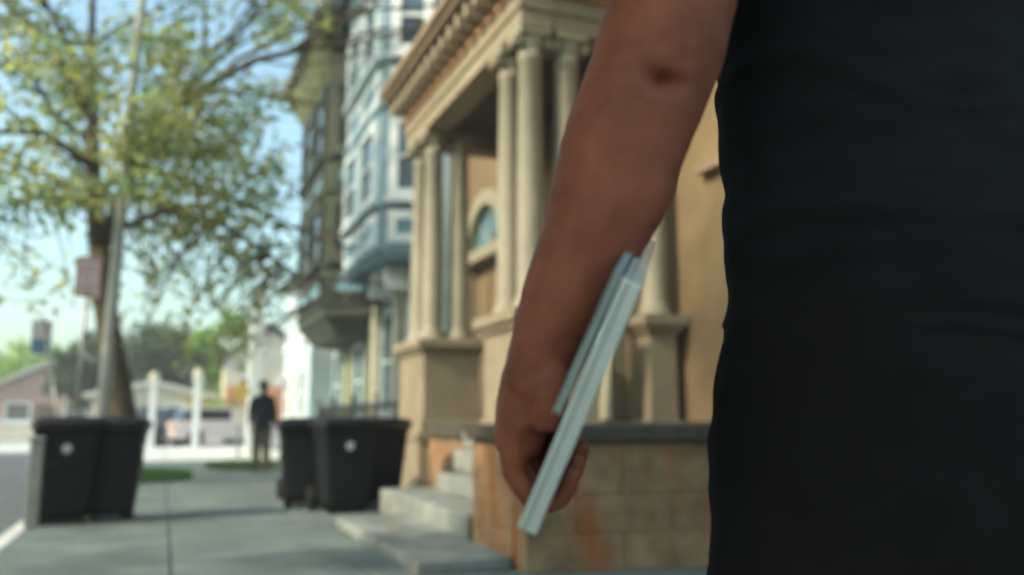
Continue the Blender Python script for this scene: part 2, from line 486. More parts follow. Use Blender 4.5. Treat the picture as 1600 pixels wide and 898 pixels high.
L(MB().prism([(2.69, 7.02), (4.846, 7.02), (4.846, 11.92), (2.69, 11.92)], 5.462, 6.0, [(4.2, 8.2), (4.846, 8.2), (4.846, 11.2), (4.2, 11.2)])).build('porch_roof', M['slate'], ph)
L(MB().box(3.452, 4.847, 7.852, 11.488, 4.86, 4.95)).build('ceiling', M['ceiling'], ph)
# corbels where the porch meets the wall
for yy in (11.6,):
    pr = [(4.849, yy - .1, 3.7), (4.78, yy - .1, 3.75), (4.7, yy - .1, 3.95), (4.62, yy - .1, 4.1), (4.55, yy - .1, 4.3), (4.5, yy - .1, 4.45), (4.5, yy - .1, 4.6), (4.849, yy - .1, 4.6)]
    L(MB().extr(pr, (0, .2, 0))).build('corbel', M['brown_door'], ph, bevel=.02)

for o in bpy.data.objects:
    if o.parent is ph and o.name.split('.')[0] in ('architrave', 'frieze', 'modillion', 'soffit', 'cornice', 'porch_roof', 'ceiling', 'corbel'):
        o.location.z += .18
# ------------------------------------------------------------------ bay window row houses
def bay_poly(x_wall, x_front, y0, yc0, yc1, y1):
    return [(x_wall, y0), (x_front, yc0), (x_front, yc1), (x_wall, y1)]
def bay(par, poly, z0, z1, wall, trim, levels, glass, frame, org):
    # poly clockwise seen from above, street side last; levels: list of (kind, za, zb)
    P = [(a - org[0], b - org[1]) for a, b in poly]
    b = MB().prism(P, z0, z1).build('bay_window', M[wall], par)
    for z in [l[1] - .16 for l in levels] + [z1 - .05]:
        Q = [(P[0][0], P[0][1] - .08), (P[1][0] - .08, P[1][1] - .05), (P[2][0] - .08, P[2][1] + .05), (P[3][0], P[3][1] + .08)]
        MB().prism(Q, z, z + .09).build('band_course', M[trim], b)
    for i in range(3):
        a, c = V((*P[i], 0)), V((*P[i + 1], 0))
        t = (c - a); ln = t.length; t.normalize()
        n = V((t.y, -t.x, 0))
        if n.x > 0: n = -n
        for kind, za, zb in levels:
            if ln > 2.2: spans = [(.22, ln / 2 - .08), (ln / 2 + .08, ln - .22)]
            else: spans = [(.14, ln - .14)]
            for u0, u1 in spans:
                if kind == 'w': window(b, a, t, n, u0, u1, za, zb, glass, frame, .17, True, .10, True, name='window')
                else: window(b, a, t, n, u0, u1, za, zb, 'panel', frame, .16, False, .06, False, False, name='spandrel_panel')
    return b

# blue house
org = (4.5, 17)
bh = thing('row_house', 'blue grey three storey row house with white framed bay windows', 'house', (4.5, 17, 0))
q = lambda mb: mb.xf(Matrix.Translation((-org[0], -org[1], 0)))
q(MB().box(4.5, 11, 14.86, 19.2, 0, 10.4)).build('wall', M['pale_blue'], bh)
lv = [('p', 4.12, 4.72), ('w', 4.95, 6.55), ('p', 6.85, 7.5), ('w', 7.75, 9.3)]
bay(bh, bay_poly(4.5, 3.5, 14.95, 15.3, 18.7, 19.15), 3.85, 10.1, 'blue', 'blue', lv, 'glass', 'white', org)
q(MB().box(3.25, 11.2, 14.87, 19.2, 10.4, 10.62)).build('cornice', M['slate'], bh, bevel=.03)
q(MB().prism([(3.3, 14.88), (11, 14.88), (11, 19.2), (3.3, 19.2)], 10.625, 11.9, [(6, 14.88), (11, 14.88), (11, 19.2), (6, 19.2)])).build('mansard_roof', M['slate'], bh)
o1 = (4.5 - org[0], -org[1])
MB().obox(o1, WT, WN, 16.1, 17.0, .3, 3.3, 0, .06).build('door', M['pale_blue'], bh)
w = window(bh, o1, WT, WN, 17.4, 18.9, 1.0, 3.3, 'glass', 'pale_blue', .12)
w = window(bh, o1, WT, WN, 15.05, 15.7, 1.0, 3.3, 'glass', 'white', .1)
for u in (15.9, 17.15, 19.02): MB().obox(o1, WT, WN, u - .12, u + .12, 0, 3.45, 0, .25).build('porch_post', M['cream'], bh, bevel=.02)
# door hood with a curved underside
N = 10; hd = MB()
for i in range(N):
    a0, a1 = math.pi * i / N, math.pi * (i + 1) / N
    qq = []
    for xx in (4.495, 3.75):
        for rr, aa in ((.62, a0), (.74, a0), (.74, a1), (.62, a1)):
            qq.append((xx, 16.5 + math.cos(aa) * rr, 3.35 + math.sin(aa) * rr))
    hd.hexa(qq)
q(hd).build('door_hood', M['white'], bh)
q(MB().prism([(4.498, 17.2), (3.5, 17.4), (3.5, 18.9), (4.498, 19.1)], 3.5, 3.845, [(4.498, 17.3), (4.2, 17.5), (4.2, 18.8), (4.498, 19.0)])).build('window_awning', M['slate'], bh)
q(MB().box(4.0, 4.497, 15.85, 17.15, 0, .28)).build('door_step', M['step'], bh, bevel=.02)

# green house
org = (4.5, 23)
gh = thing('row_house', 'dark green row house with a hanging oriel and bracketed eaves', 'house', (4.5, 23, 0))
q = lambda mb: mb.xf(Matrix.Translation((-org[0], -org[1], 0)))
q(MB().box(4.5, 11, 19.22, 25.2, 0, 10.2)).build('wall', M['olive'], gh)
lv = [('p', 3.7, 4.3), ('w', 4.6, 6.1), ('p', 6.4, 6.9), ('w', 7.2, 9.0)]
bay(gh, bay_poly(4.5, 3.3, 19.3, 20.1, 24.2, 25.0), 3.3, 9.6, 'green', 'green', lv, 'darkglass', 'green', org)
q(MB().prism([(4.499, 19.8), (3.7, 20.4), (3.7, 23.9), (4.499, 24.6)], 2.85, 3.295, [(4.499, 19.35), (3.34, 20.12), (3.34, 24.18), (4.499, 24.95)])).build('oriel_base', M['green'], gh)
br = MB(); y = 20.1
while y < 24.3:
    br.extr([(3.295, y, 9.15), (3.2, y, 9.25), (2.95, y, 9.75), (2.95, y, 9.98), (3.295, y, 9.98)], (0, .16, 0)); y += .52
q(br).build('eaves_bracket_row', M['olive'], gh)
q(MB().box(2.75, 11.2, 19.23, 25.19, 10.2, 10.45).box(2.9, 4.49, 19.4, 25.1, 9.985, 10.197)).build('cornice', M['green'], gh, bevel=.03)
q(MB().prism([(2.85, 19.24), (11, 19.24), (11, 25.18), (2.85, 25.18)], 10.455, 12.8, [(4.6, 19.24), (11, 19.24), (11, 25.18), (4.6, 25.18)])).build('mansard_roof', M['slate'], gh)
o1 = (4.5 - org[0], -org[1])
for u0, u1, fr in ((19.5, 20.4, 'olive'), (20.8, 21.9, 'pale_blue'), (23.6, 24.8, 'pale_blue')):
    window(gh, o1, WT, WN, u0, u1, .9, 2.8, 'glass', fr, .14)
MB().obox(o1, WT, WN, 22.3, 23.2, .02, 2.6, 0, .06).build('door', M['olive'], gh)
q(MB().box(4.25, 4.498, 19.21, 19.36, 0, 3.2)).build('corner_board', M['olive'], gh)

# pale end house
org = (4.3, 29)
eh = thing('row_house', 'low pale blue end house beyond the green row house', 'house', (4.3, 29, 0))
q = lambda mb: mb.xf(Matrix.Translation((-org[0], -org[1], 0)))
q(MB().box(3.85, 11, 25.22, 31.2, 0, 5.3)).build('wall', M['pale_blue'], eh)
q(MB().extr([(3.5, 25.23, 5.303), (11.2, 25.23, 5.303), (7.4, 25.23, 7.0)], (0, 5.96, 0))).build('roof', M['slate'], eh)
o1 = (3.85 - org[0], -org[1])
for u0, u1 in ((26.0, 27.1), (29.4, 30.5)):
    window(eh, o1, WT, WN, u0, u1, .9, 2.5, 'darkglass', 'white', .14)
    window(eh, o1, WT, WN, u0, u1, 3.3, 4.7, 'darkglass', 'white', .14)
MB().obox(o1, WT, WN, 28.4, 29.3, .02, 2.3, 0, .06).build('door', M['cream'], eh)

# iron railing before the blue and green houses
rl = thing('iron_fence', 'low black iron railing in front of the blue row house', 'fence', (3.34, 15, 0))
mb = MB().tube([(0, -2.4, 1.16), (0, 5.5, 1.16)], .022, 8).tube([(0, -2.4, .22), (0, 5.5, .22)], .018, 8)
mb.build('rail', M['iron'], rl)
mb = MB(); y = -2.3
while y < 5.5:
    mb.tube([(0, y, .0), (0, y, 1.22)], .011, 6); y += .14
mb.build('baluster_row', M['iron'], rl)
for y in (-2.4, -.4, 1.6, 3.6, 5.5):
    MB().tube([(0, y, 0), (0, y, 1.3)], .03, 8).ball((0, y, 1.34), .045).build('post', M['iron'], rl, True)

# ------------------------------------------------------------------ apartment blocks across the street
def block(name, label, y0, y1, H, m):
    b = thing(name, label, 'building', (-19, (y0 + y1) / 2, 0))
    c = (y0 + y1) / 2
    MB().box(-9, 0, y0 - c, y1 - c, -.14, H).build('wall', M[m], b)
    MB().box(-9.2, .35, y0 - c + .01, y1 - c - .01, H + .004, H + .5).build('cornice', M['slate'], b, bevel=.03)
    z = 1.4
    while z < H - 2:
        u = y0 - c + 1
        while u < y1 - c - 1.8:
            if z < 2 and abs(u - (y0 - c + 1) - 2.4) < .1:
                MB().obox((0, 0), (0, 1), (1, 0), u, u + 1.1, .02, 2.4, 0, .07).build('door', M['brown_door'], b)
            else:
                window(b, (0, 0), (0, 1), (1, 0), u, u + 1.15, z, z + 1.7, 'darkglass', 'white')
            u += 2.4
        z += 3.1
block('apartment_building', 'red brick apartment block across the road from the porch', -12, 8, 7.4, 'brick')
block('apartment_building', 'cream apartment block across the road beyond the brick one', 8.1, 20.5, 6.9, 'cream')
block('apartment_building', 'tan apartment block across the road nearest the cross street', 20.6, 31.2, 7.2, 'tanwall')

# ------------------------------------------------------------------ wheeled rubbish carts
def make_cart(loc, rz, label, group):
    t = thing('trash_cart', label, 'trash cart', loc, rz, group)
    mb = MB(); K = 5
    def rr(w, d, r=.06):
        pts = []
        for cx, cy, a0 in ((w - r, d - r, 0), (-w + r, d - r, 90), (-w + r, -d + r, 180), (w - r, -d + r, 270)):
            for k in range(4): a = R(a0 + k * 30); pts.append((cx + r * math.cos(a), cy + r * math.sin(a)))
        return pts
    lv = [(.20, .22, .05), (.21, .235, .14), (.235, .265, .46), (.262, .295, .78), (.268, .302, .80), (.285, .32, .81), (.285, .32, .85)]
    n = 16
    for i, (w, d, z) in enumerate(lv):
        mb.v += [V((x, y, z)) for x, y in rr(w, d)]
    for i in range(len(lv) - 1):
        for j in range(n): mb.f.append([i * n + j, i * n + (j + 1) % n, (i + 1) * n + (j + 1) % n, (i + 1) * n + j])
    mb.f.append(list(range(n))[::-1]); mb.f.append([(len(lv) - 1) * n + j for j in range(n)])
    body = mb.build('body', M['plastic'], t, True)
    # moulded recess ridge on the front
    rd = MB(); pts = [(-.2 + .4 * k / 8, -.272 - .004 * math.sin(math.pi * k / 8), .50 + .05 * math.sin(math.pi * k / 8)) for k in range(9)]
    rd.tube(pts, .012, 6)
    rd.build('moulded_ridge', M['plastic'], body, True)
    l = MB(); lz = [(.30, .335, .855), (.305, .34, .875), (.27, .30, .925), (.17, .2, .945)]
    for w, d, z in lz: l.v += [V((x, y + .0, z)) for x, y in rr(w, d, .07)]
    for i in range(len(lz) - 1):
        for j in range(n): l.f.append([i * n + j, i * n + (j + 1) % n, (i + 1) * n + (j + 1) % n, (i + 1) * n + j])
    l.f.append(list(range(n))[::-1]); l.f.append([(len(lz) - 1) * n + j for j in range(n)])
    l.build('lid', M['plastic'], t, True)
    MB().tube([(-.22, .33, .86), (-.22, .40, .88), (.22, .40, .88), (.22, .33, .86)], .016, 8).build('handle', M['plastic'], t, True)
    for s in (-1, 1):
        w = MB().tube([(s * .235, .24, .12), (s * .29, .24, .12)], .12, 20).build('wheel', M['rubber'], t)
        MB().tube([(s * .232, .24, .12), (s * .294, .24, .12)], .06, 14).build('hub', M['plastic'], w)
    MB().tube([(-.23, .24, .12), (.23, .24, .12)], .012, 8).build('axle', M['metal'], t)
    MB().box(-.18, .18, -.225, -.15, 0, .06).build('foot', M['plastic'], t, bevel=.01)
    em = MB()
    em.tube([(0, -.283, .665), (0, -.293, .6645)], .042, 20)
    em.build('emblem', M['emblem'], t)
    return t
G1 = 'black trash carts on the sidewalk'
c0 = make_cart((-.80, 9.0, 0), R(4), 'black lidded trash cart nearest the road with a pale round emblem', G1)
dup(c0, (-.45, 9.15, 0), R(84), 'black trash cart on the kerb side, pressed against its neighbour, tree trunk above it', G1)
dup(c0, (1.72, 8.95, 0), R(3), 'front black trash cart by the steps with pale emblem facing us', G1)
dup(c0, (1.46, 9.6, 0), R(-98), 'black trash cart just left of the front one near the steps', G1)
dup(c0, (2.2, 9.6, 0), R(100), 'black trash cart between the front cart and the stone pedestal', G1)
dup(c0, (1.62, 10.45, 0), R(8), 'half hidden black trash cart at the back of the group by the steps', G1)

# ------------------------------------------------------------------ poles and signs
def pole_sign(name, label, base, top, w, h, deg, kind):
    t = thing(name, label, 'sign', base)
    tp = V(top) - V(base)
    MB().tube([(0, 0, 0), tuple(tp + V((0, 0, .04)))], .022, 8).build('post', M['metal'], t, True)
    a = R(deg); tt = (math.cos(a), math.sin(a)); nn = (math.sin(a), -math.cos(a))
    o = (tp.x, tp.y); zc = tp.z - h / 2
    pl = MB().obox(o, tt, nn, -w / 2, w / 2, zc - h / 2, zc + h / 2, .026, .032).build('sign_plate', M['signwhite'], t)
    mk = MB()
    if kind == 'red':
        b = .025
        mk.obox(o, tt, nn, -w / 2 + .01, w / 2 - .01, zc + h / 2 - b - .01, zc + h / 2 - .01, .032, .035)
        mk.obox(o, tt, nn, -w / 2 + .01, w / 2 - .01, zc - h / 2 + .01, zc - h / 2 + .01 + b, .032, .035)
        mk.obox(o, tt, nn, -w / 2 + .01, -w / 2 + .03, zc - h / 2 + .035, zc + h / 2 - .035, .032, .035)
        mk.obox(o, tt, nn, w / 2 - .03, w / 2 - .01, zc - h / 2 + .035, zc + h / 2 - .035, .032, .035)
        for zz, ww in ((.13, .09), (.06, .10), (-.02, .08), (-.10, .095), (-.16, .06)):
            mk.obox(o, tt, nn, -ww, ww, zc + zz * h / .45 - .014, zc + zz * h / .45 + .014, .032, .0345)
        mk.build('sign_marking', M['signred'], pl)
    else:
        mk.obox(o, tt, nn, -w / 2 + .01, w / 2 - .01, zc - h / 2 + .01, zc - .03, .032, .035)
        mk.build('sign_marking', M['signblue'], pl)
    return t
pole_sign('street_sign', 'white parking sign with red markings on a leaning post by the kerb', (-1.0, 12.05, 0), (-.96, 11.7, 2.90), .29, .50, 15, 'red')
pole_sign('street_sign', 'small white and blue sign on a thin post at far left', (-1.08, 12.9, 0), (-1.73, 14.3, 2.36), .27, .50, 15, 'blue')

po = thing('bollard', 'slim grey post standing between the kerb and the trash carts', 'bollard', (-1.0, 8.6, 0))
MB().box(-.055, .055, -.04, .04, 0, .74).build('shaft', M['post_grey'], po, bevel=.012)
MB().box(-.065, .065, -.05, .05, .742, .775).build('cap', M['post_grey'], po, bevel=.01)

up_ = thing('utility_pole', 'tall pale wooden pole with a lamp arm beside the street tree', 'utility pole', (-.84, 14.3, 0))
MB().tube([(0, 0, 0), (.02, 0, 2.5), (.10, 0, 6.0), (.2, 0, 9.4)], [.10, .09, .075, .06], 14).build('shaft', M['wood_pole'], up_, True)
a = MB().tube([(.09, 0, 5.55), (.25, -.05, 5.7), (.42, -.1, 5.76), (.5, -.12, 5.76)], .035, 8).build('lamp_arm', M['signwhite'], up_, True)
MB().ball((.6, -.13, 5.74), .13, 14, (1.4, .8, .5)).build('lamp_head', M['signwhite'], a, True)
MB().tube([(.06, -.17, 4.9), (.07, -.17, 5.6)], .11, 14).build('transformer', M['signwhite'], up_, True)
MB().box(-.6, 1.4, -.05, .05, 8.2, 8.3).build('crossarm', M['wood_pole'], up_)

wp = thing('white_post', 'thick white painted post standing behind the walking person', 'post', (2.32, 25.0, -.14))
MB().box(-.19, .19, -.14, .14, 0, 3.95).build('shaft', M['white'], wp, bevel=.02)
MB().prism([(-.23, -.18), (.23, -.18), (.23, .18), (-.23, .18)], 3.952, 4.1, [(-.05, -.05), (.05, -.05), (.05, .05), (-.05, .05)]).build('cap', M['white'], wp)

# ------------------------------------------------------------------ vegetation
def leaves(clumps, size, per, flat=.7):
    vs, fs = [], []
    for c, r in clumps:
        n = int(per * (r / .5) ** 2)
        for i in range(n):
            d = V((random.gauss(0, 1), random.gauss(0, 1), random.gauss(0, 1) * flat)).normalized() * (r * rnd() ** .45)
            p = c + d
            u = V((random.gauss(0, 1), random.gauss(0, 1), random.gauss(0, .6))).normalized()
            w = u.cross(V((random.gauss(0, 1), random.gauss(0, 1), random.gauss(0, 1)))).normalized()
            s = size * (.6 + .8 * rnd())
            k = len(vs)
            vs += [p - u * s, p + w * s * .55 - u * s * .2, p + w * s * .3 + u * s * .5, p + u * s, p - w * s * .3 + u * s * .5, p - w * s * .55 - u * s * .2]
            fs.append([k, k + 1, k + 2, k + 3, k + 4, k + 5])
    mb = MB(); mb.v = vs; mb.f = fs
    return mb

def grow(mb, tips, p, d, ln, r, depth, spread=.55, up=.12):
    steps = 4; pts = [p.copy()]; rs = [r]
    for i in range(steps):
        d = (d + V((random.gauss(0, .10), random.gauss(0, .10), random.gauss(0, .08) + up * .25))).normalized()
        p = p + d * (ln / steps); pts.append(p.copy()); rs.append(r * (1 - .35 * (i + 1) / steps))
        if depth <= 2 and rnd() < .75: tips.append((p.copy(), .30 + rnd() * .25))
    mb.tube(pts, rs, 7 if depth > 1 else 5)
    if depth == 0:
        tips.append((p, .4 + rnd() * .25)); return
    for k in range(3 if depth > 1 and rnd() < .6 else 2):
        ax = V((random.gauss(0, 1), random.gauss(0, 1), random.gauss(0, .5))).normalized()
        nd = (d + ax * spread * (.8 + rnd() * .6)).normalized()
        grow(mb, tips, p, nd, ln * (.66 + rnd() * .2), r * .62, depth - 1, spread, up)

st = thing('street_tree', 'large street tree with forked dark trunk and sparse spring leaves', 'tree', (-.55, 15.5, 0))
mb = MB(); tips = []
mb.tube([(.10, 0, -.05), (.06, 0, .15), (-.05, 0, 1.0), (-.32, 0, 2.2), (-.50, 0, 3.1), (-.58, 0, 3.7)], [.25, .215, .20, .185, .175, .165], 14)
top = V((-.58, 0, 3.6))
# two stems of the fork and the hand-placed main limbs
def limb(pts, r0, r1, dep, ln=1.5, n=2):
    K = len(pts)
    mb.tube(pts, [r0 + (r1 - r0) * i / (K - 1) for i in range(K)], 9)
    P = [V(p) for p in pts]
    d = (P[-1] - P[-2]).normalized()
    for k in range(n):
        ax = V((random.gauss(0, 1), random.gauss(0, 1), random.gauss(0, .4))).normalized()
        grow(mb, tips, P[-1], (d + ax * .5).normalized(), ln, r1 * .75, dep)
    for k in range(1, K - 1):
        for _ in range(2):
            ax = V((random.gauss(0, 1), random.gauss(0, 1), random.gauss(0, .5))).normalized()
            grow(mb, tips, P[k], ax, ln * .8, r1 * .45, max(dep - 1, 1))
limb([(-.58, 0, 3.6), (-.72, 0, 4.6), (-.82, .05, 5.5), (-.85, .1, 6.3)], .16, .09, 3)
limb([(-.85, .1, 5.9), (-1.4, -.1, 6.9), (-2.2, -.3, 7.6)], .08, .05, 3)
limb([(-.85, .1, 6.1), (-.95, .2, 7.2), (-1.0, .3, 8.2)], .08, .05, 3)
limb([(-.58, 0, 3.6), (-.35, .1, 4.5), (-.1, .1, 5.3), (.35, 0, 6.2)], .13, .08, 3)
limb([(.3, 0, 6.1), (.9, -.3, 6.6), (1.7, -.6, 7.1), (2.4, -.8, 7.3)], .09, .05, 3, 1.5, 3)
limb([(-.1, .1, 5.2), (.8, .6, 5.1), (1.7, .9, 4.9), (2.4, 1.0, 4.6)], .07, .035, 2, 1.2, 3)
limb([(-.45, .1, 4.0), (.4, -.6, 4.3), (1.2, -1.0, 4.1), (1.8, -1.2, 3.7)], .07, .035, 2, 1.1, 3)
limb([(-.7, 0, 4.4), (-1.5, .3, 4.6), (-2.3, .5, 4.3)], .07, .035, 2, 1.2, 3)
limb([(-.7, 0, 5.0), (-1.4, -.9, 5.3), (-2.1, -1.6, 5.0)], .07, .035, 2, 1.2, 3)
limb([(.2, 0, 5.8), (.7, .8, 7.0), (1.3, 1.4, 8.0)], .08, .05, 3, 1.5, 3)
limb([(2.2, -.8, 7.2), (2.7, -1.1, 7.6), (3.1, -1.3, 7.8)], .05, .03, 2, 1.1, 3)
base_tips = [t[0].copy() for t in tips]
for k in range(210):
    u, w_ = rnd() * 2 - 1, rnd() * 2 - 1
    q_ = V((-.2 + 2.75 * u, 1.8 * w_, 2.7 + 3.4 * rnd()))
    if k > 110: q_ = V((.1 + 2.1 * rnd(), 1.6 * w_, 2.0 + 3.0 * rnd()))
    nr = min(base_tips, key=lambda p: (p - q_).length)
    mb.tube([nr, (nr + q_) / 2 + V((0, 0, .12)), q_], [.018, .013, .006], 5)
    tips.append((q_, .28 + rnd() * .24)); tips.append(((nr + q_) / 2, .25))
mb.build('trunk', M['bark'], st, True)
tips = [t for t in tips if t[0].z > 1.8 and (t[0].x - .55 + t[1]) / (t[0].y + 15.5) < (.135 if t[0].z < 6.9 else .185)]
random.shuffle(tips); tips = tips[:int(len(tips) * .54)]
leaves(tips, .078, 24).build('crown', M['leaf'], st)
print('tips', len(tips))

# added tree out of view; its crown shades the man, sidewalk and stoop
shade_tree = thing('street_tree', 'added kerb tree out of view that shades the man and the sidewalk', 'tree', (-1.75, 1.6, -.1))
mb = MB(); mb.tube([(0, 0, -.05), (0, 0, .3), (-.1, .05, 1.6), (-.3, .1, 2.7)], [.33, .23, .19, .17], 12)
tips2 = []
for k in range(9):
    a_ = k * .7
    ex = V((-1.6 + 2.3 * math.cos(a_), .4 + 2.6 * math.sin(a_), 4.4 + 1.5 * (k % 3)))
    sp = V((-.3, .1, 2.6)); md = (sp + ex) / 2 + V((0, 0, .35))
    mb.tube([sp, md, ex], [.12, .08, .04], 8)
    for j in range(34):
        f_ = .35 + .65 * rnd(); c_ = sp.lerp(ex, f_) + V((random.gauss(0, .8), random.gauss(0, .8), random.gauss(0, .55)))
        wx, wy, wz = c_.x - 1.75, c_.y + 1.6, c_.z - 1.02
        if wy > 0 and wx > -.34 * wy and wz / math.hypot(wx, wy) < .62: continue
        if c_.z < 2.3: continue
        mb.tube([sp.lerp(ex, f_), c_], [.02, .006], 5)
        tips2.append((c_, .5 + .3 * rnd()))
mb.build('trunk', M['bark'], shade_tree, True)
leaves(tips2, .09, 85).build('crown', M['leaf'], shade_tree)

def far_tree(name, label, loc, h, r, m, n=60, leaf=.16, group=None, zmin=.25):
    t = thing(name, label, 'tree' if 'bush' not in name else 'bush', loc, 0, group)
    tk = MB().tube([(0, 0, -.2), (0, 0, h * .3), (.1, 0, h * .55)], [h * .035, h * .028, h * .015], 8)
    for k in range(6):
        a = k * 1.05; tk.tube([(0, 0, h * (.25 + .04 * k)), (math.cos(a) * r * .5, math.sin(a) * r * .5, h * (.5 + .05 * k))], [h * .012, h * .005], 6)
    tk.build('trunk', M['bark'], t, True)
    cl = []
    for i in range(n):
        d = V((random.gauss(0, 1), random.gauss(0, 1), random.gauss(0, 1))).normalized() * (rnd() ** .4)
        z = h * (zmin + (1 - zmin) * .5) + d.z * h * (1 - zmin) * .5
        cl.append((V((d.x * r, d.y * r, z)), r * (.22 + rnd() * .14)))
    leaves(cl, leaf, 34 * (.5 / (r * .3)) ** 2 * max(1, r * .9)).build('crown', M[m], t)
    return t
GT = 'trees beyond the cross street'
far_tree('broadleaf_tree', 'bright green tree beyond the cross street behind the person', (3.0, 47.5, -.14), 6.4, 2.1, 'leaf_far', 60, .17, GT)
far_tree('broadleaf_tree', 'dark green tree behind the white gate posts', (-.4, 48.5, -.14), 6.0, 2.3, 'leaf_dark', 60, .17, GT)
far_tree('broadleaf_tree', 'darker tree far left of the gate behind the street tree', (-3.3, 50, -.14), 5.2, 2.2, 'leaf_dark', 55, .17, GT)
far_tree('broadleaf_tree', 'hazy green tree above the far red brick house', (-9.2, 70, -.14), 6.3, 3.6, 'leaf_far', 50, .22, GT)
far_tree('broadleaf_tree', 'hazy tree at the far left edge beyond the road', (-15.5, 72, -.14), 5.2, 3.4, 'leaf_far', 50, .22, GT)
far_tree('yellow_bush', 'round yellow flowering bush beside the white car', (1.55, 43.9, -.14), 2.1, .85, 'leaf_yellow', 30, .09, None, .05)
far_tree('green_bush', 'low green bush in front of the bright tree', (3.1, 44.6, -.14), 2.6, 1.1, 'leaf_far', 30, .1, None, .05)

# ------------------------------------------------------------------ far houses and yard walls
def gable_house(name, label, loc, rz, w, dd, h, rise, wall, roof):
    t = thing(name, label, 'house', loc, rz)
    MB().box(-w / 2, w / 2, 0, dd, 0, h).build('wall', M[wall], t)
    MB().extr([(-w / 2, 0, h + .003), (w / 2, 0, h + .003), (0, 0, h + rise * .92)], (0, .12, 0)).build('gable_wall', M[wall], t)
    MB().extr([(-w / 2 - .4, -.3, h - .15), (0, -.3, h + rise), (w / 2 + .4, -.3, h - .15), (w / 2 + .4, -.3, h + .05), (0, -.3, h + rise + .22), (-w / 2 - .4, -.3, h + .05)], (0, dd + .6, 0)).build('roof', M[roof], t)
    for u in (-w * .32, w * .12):
        window(t, (0, 0), (1, 0), (0, -1), u, u + w * .2, h * .35, h * .8, 'darkglass', 'white')
    MB().obox((0, 0), (1, 0), (0, -1), -w * .08, w * .06, .02, min(2.1, h * .75), 0, .06).build('door', M['brown_door'], t)
    return t
gable_house('corner_house', 'white gabled house with coral lower wall beyond the cross street', (4.75, 44.5, -.1), 0, 4.2, 8, 3.9, 1.7, 'cream', 'slate')
MB().box(-1.95, 1.0, -.25, -.05, 0, 2.6).build('front_wall', M['coral'], bpy.data.objects['corner_house'], bevel=.02)
gable_house('brick_house', 'low red brick house with pale roof at far left', (-6.8, 62, -.1), 0, 7.5, 9, 2.6, 2.0, 'brick', 'far_roof')
gable_house('brick_house', 'second brick house far left beside the road end', (-15.5, 63, -.1), 0, 7.0, 9, 2.6, 2.0, 'brick', 'far_roof')
gable_house('garage', 'cream garage with low roof behind the gate posts', (-.6, 46.0, -.1), 0, 5.2, 3.5, 2.2, .5, 'cream', 'far_roof')
yw = thing('yard_wall', 'long low white wall along the far side of the cross street', 'wall', (-7.5, 43.4, -.1))
MB().box(-25, 6.2, 0, .2, 0, .85).build('panel', M['cream'], yw)
MB().box(-25.1, 6.3, -.05, .25, .853, .93).build('coping', M['white'], yw)
def gate_post(loc, h, label):
    t = thing('gate_post', label, 'post', loc, 0, 'white gate posts with ball finials')
    MB().box(-.10, .10, -.10, .10, 0, h).build('shaft', M['white'], t, bevel=.02)
    MB().box(-.18, .18, -.18, .18, h + .003, h + .1).build('cap', M['white'], t, bevel=.02)
    MB().ball((0, 0, h + .28), .17, 16).build('finial', M['cream'], t, True)
gate_post((-.35, 31.7, -.1), 2.15, 'white gate post with ball finial left of the dark car')
gate_post((1.02, 31.0, -.1), 2.25, 'white gate post with ball finial between the two parked cars')

# ------------------------------------------------------------------ cars
def make_car(loc, rz, label, paint, lamp_front=False, tall=1.45):
    t = thing('parked_car', label, 'car', loc, rz, 'cars parked beyond the cross street')
    k = tall / 1.45
    W_ = .86
    low = [(-2.15, .35), (-2.2, .62), (-2.12, .9), (-1.3, .98), (1.9, .98), (2.15, .88), (2.2, .5), (2.1, .32), (1.75, .3), (1.62, .58), (1.35, .66), (1.08, .58), (.95, .28), (-.95, .28), (-1.08, .58), (-1.35, .66), (-1.62, .58), (-1.75, .3)]
    n = 5; mb = MB()
    for i in range(n):
        u = [-1, -.96, 0, .96, 1][i]; s = [.93, 1, 1, 1, .93][i]
        mb.v += [V((x * (1 if s == 1 else .985), u * W_, .62 + (z - .62) * s * (k if z > .62 else 1))) for x, z in low]
    m_ = len(low)
    for i in range(n - 1):
        for j in range(m_): mb.f.append([i * m_ + j, i * m_ + (j + 1) % m_, (i + 1) * m_ + (j + 1) % m_, (i + 1) * m_ + j])
    mb.f.append(list(range(m_))[::-1]); mb.f.append([(n - 1) * m_ + j for j in range(m_)])
    body = mb.build('body', M[paint], t)
    z0 = .97 * k
    bot = [(-1.05, -.80), (2.0, -.80), (2.0, .80), (-1.05, .80)]; tp = [(-.35, -.62), (1.45, -.62), (1.45, .62), (-.35, .62)]
    MB().prism(bot, z0 - .02, tall - .05, tp).build('windows', M['darkglass'], t, bevel=.02)
    MB().prism([(-.42, -.65), (1.52, -.65), (1.52, .65), (-.42, .65)], tall - .06, tall, [(-.3, -.58), (1.4, -.58), (1.4, .58), (-.3, .58)]).build('roof', M[paint], t, bevel=.02)
    for sx in (-1.35, 1.35):
        for sy in (-1, 1):
            w = MB().tube([(sx, sy * .66, .31), (sx, sy * .875, .31)], .31, 20).build('wheel', M['rubber'], t)
            MB().tube([(sx, sy * .80, .31), (sx, sy * .885, .31)], .19, 14).build('rim', M['metal'], w)
    for sy in (-1, 1):
        MB().box(-2.215, -2.1, sy * .66 - .16, sy * .66 + .16, .66, .80).build('headlight', M['headlamp'], t, bevel=.02)
        MB().box(2.1, 2.215, sy * .70 - .12, sy * .70 + .12, .66, .90).build('taillight', M['tail'], t, bevel=.02)
    for xb in (-2.26, 2.17): MB().box(xb, xb + .09, -.8, .8, .34, .52).build('bumper', M[paint], t, bevel=.03)
    return t
make_car((-.15, 37.2, -.11), R(62), 'dark blue parked car with red tail lamp beyond the cross street', 'car_dark')
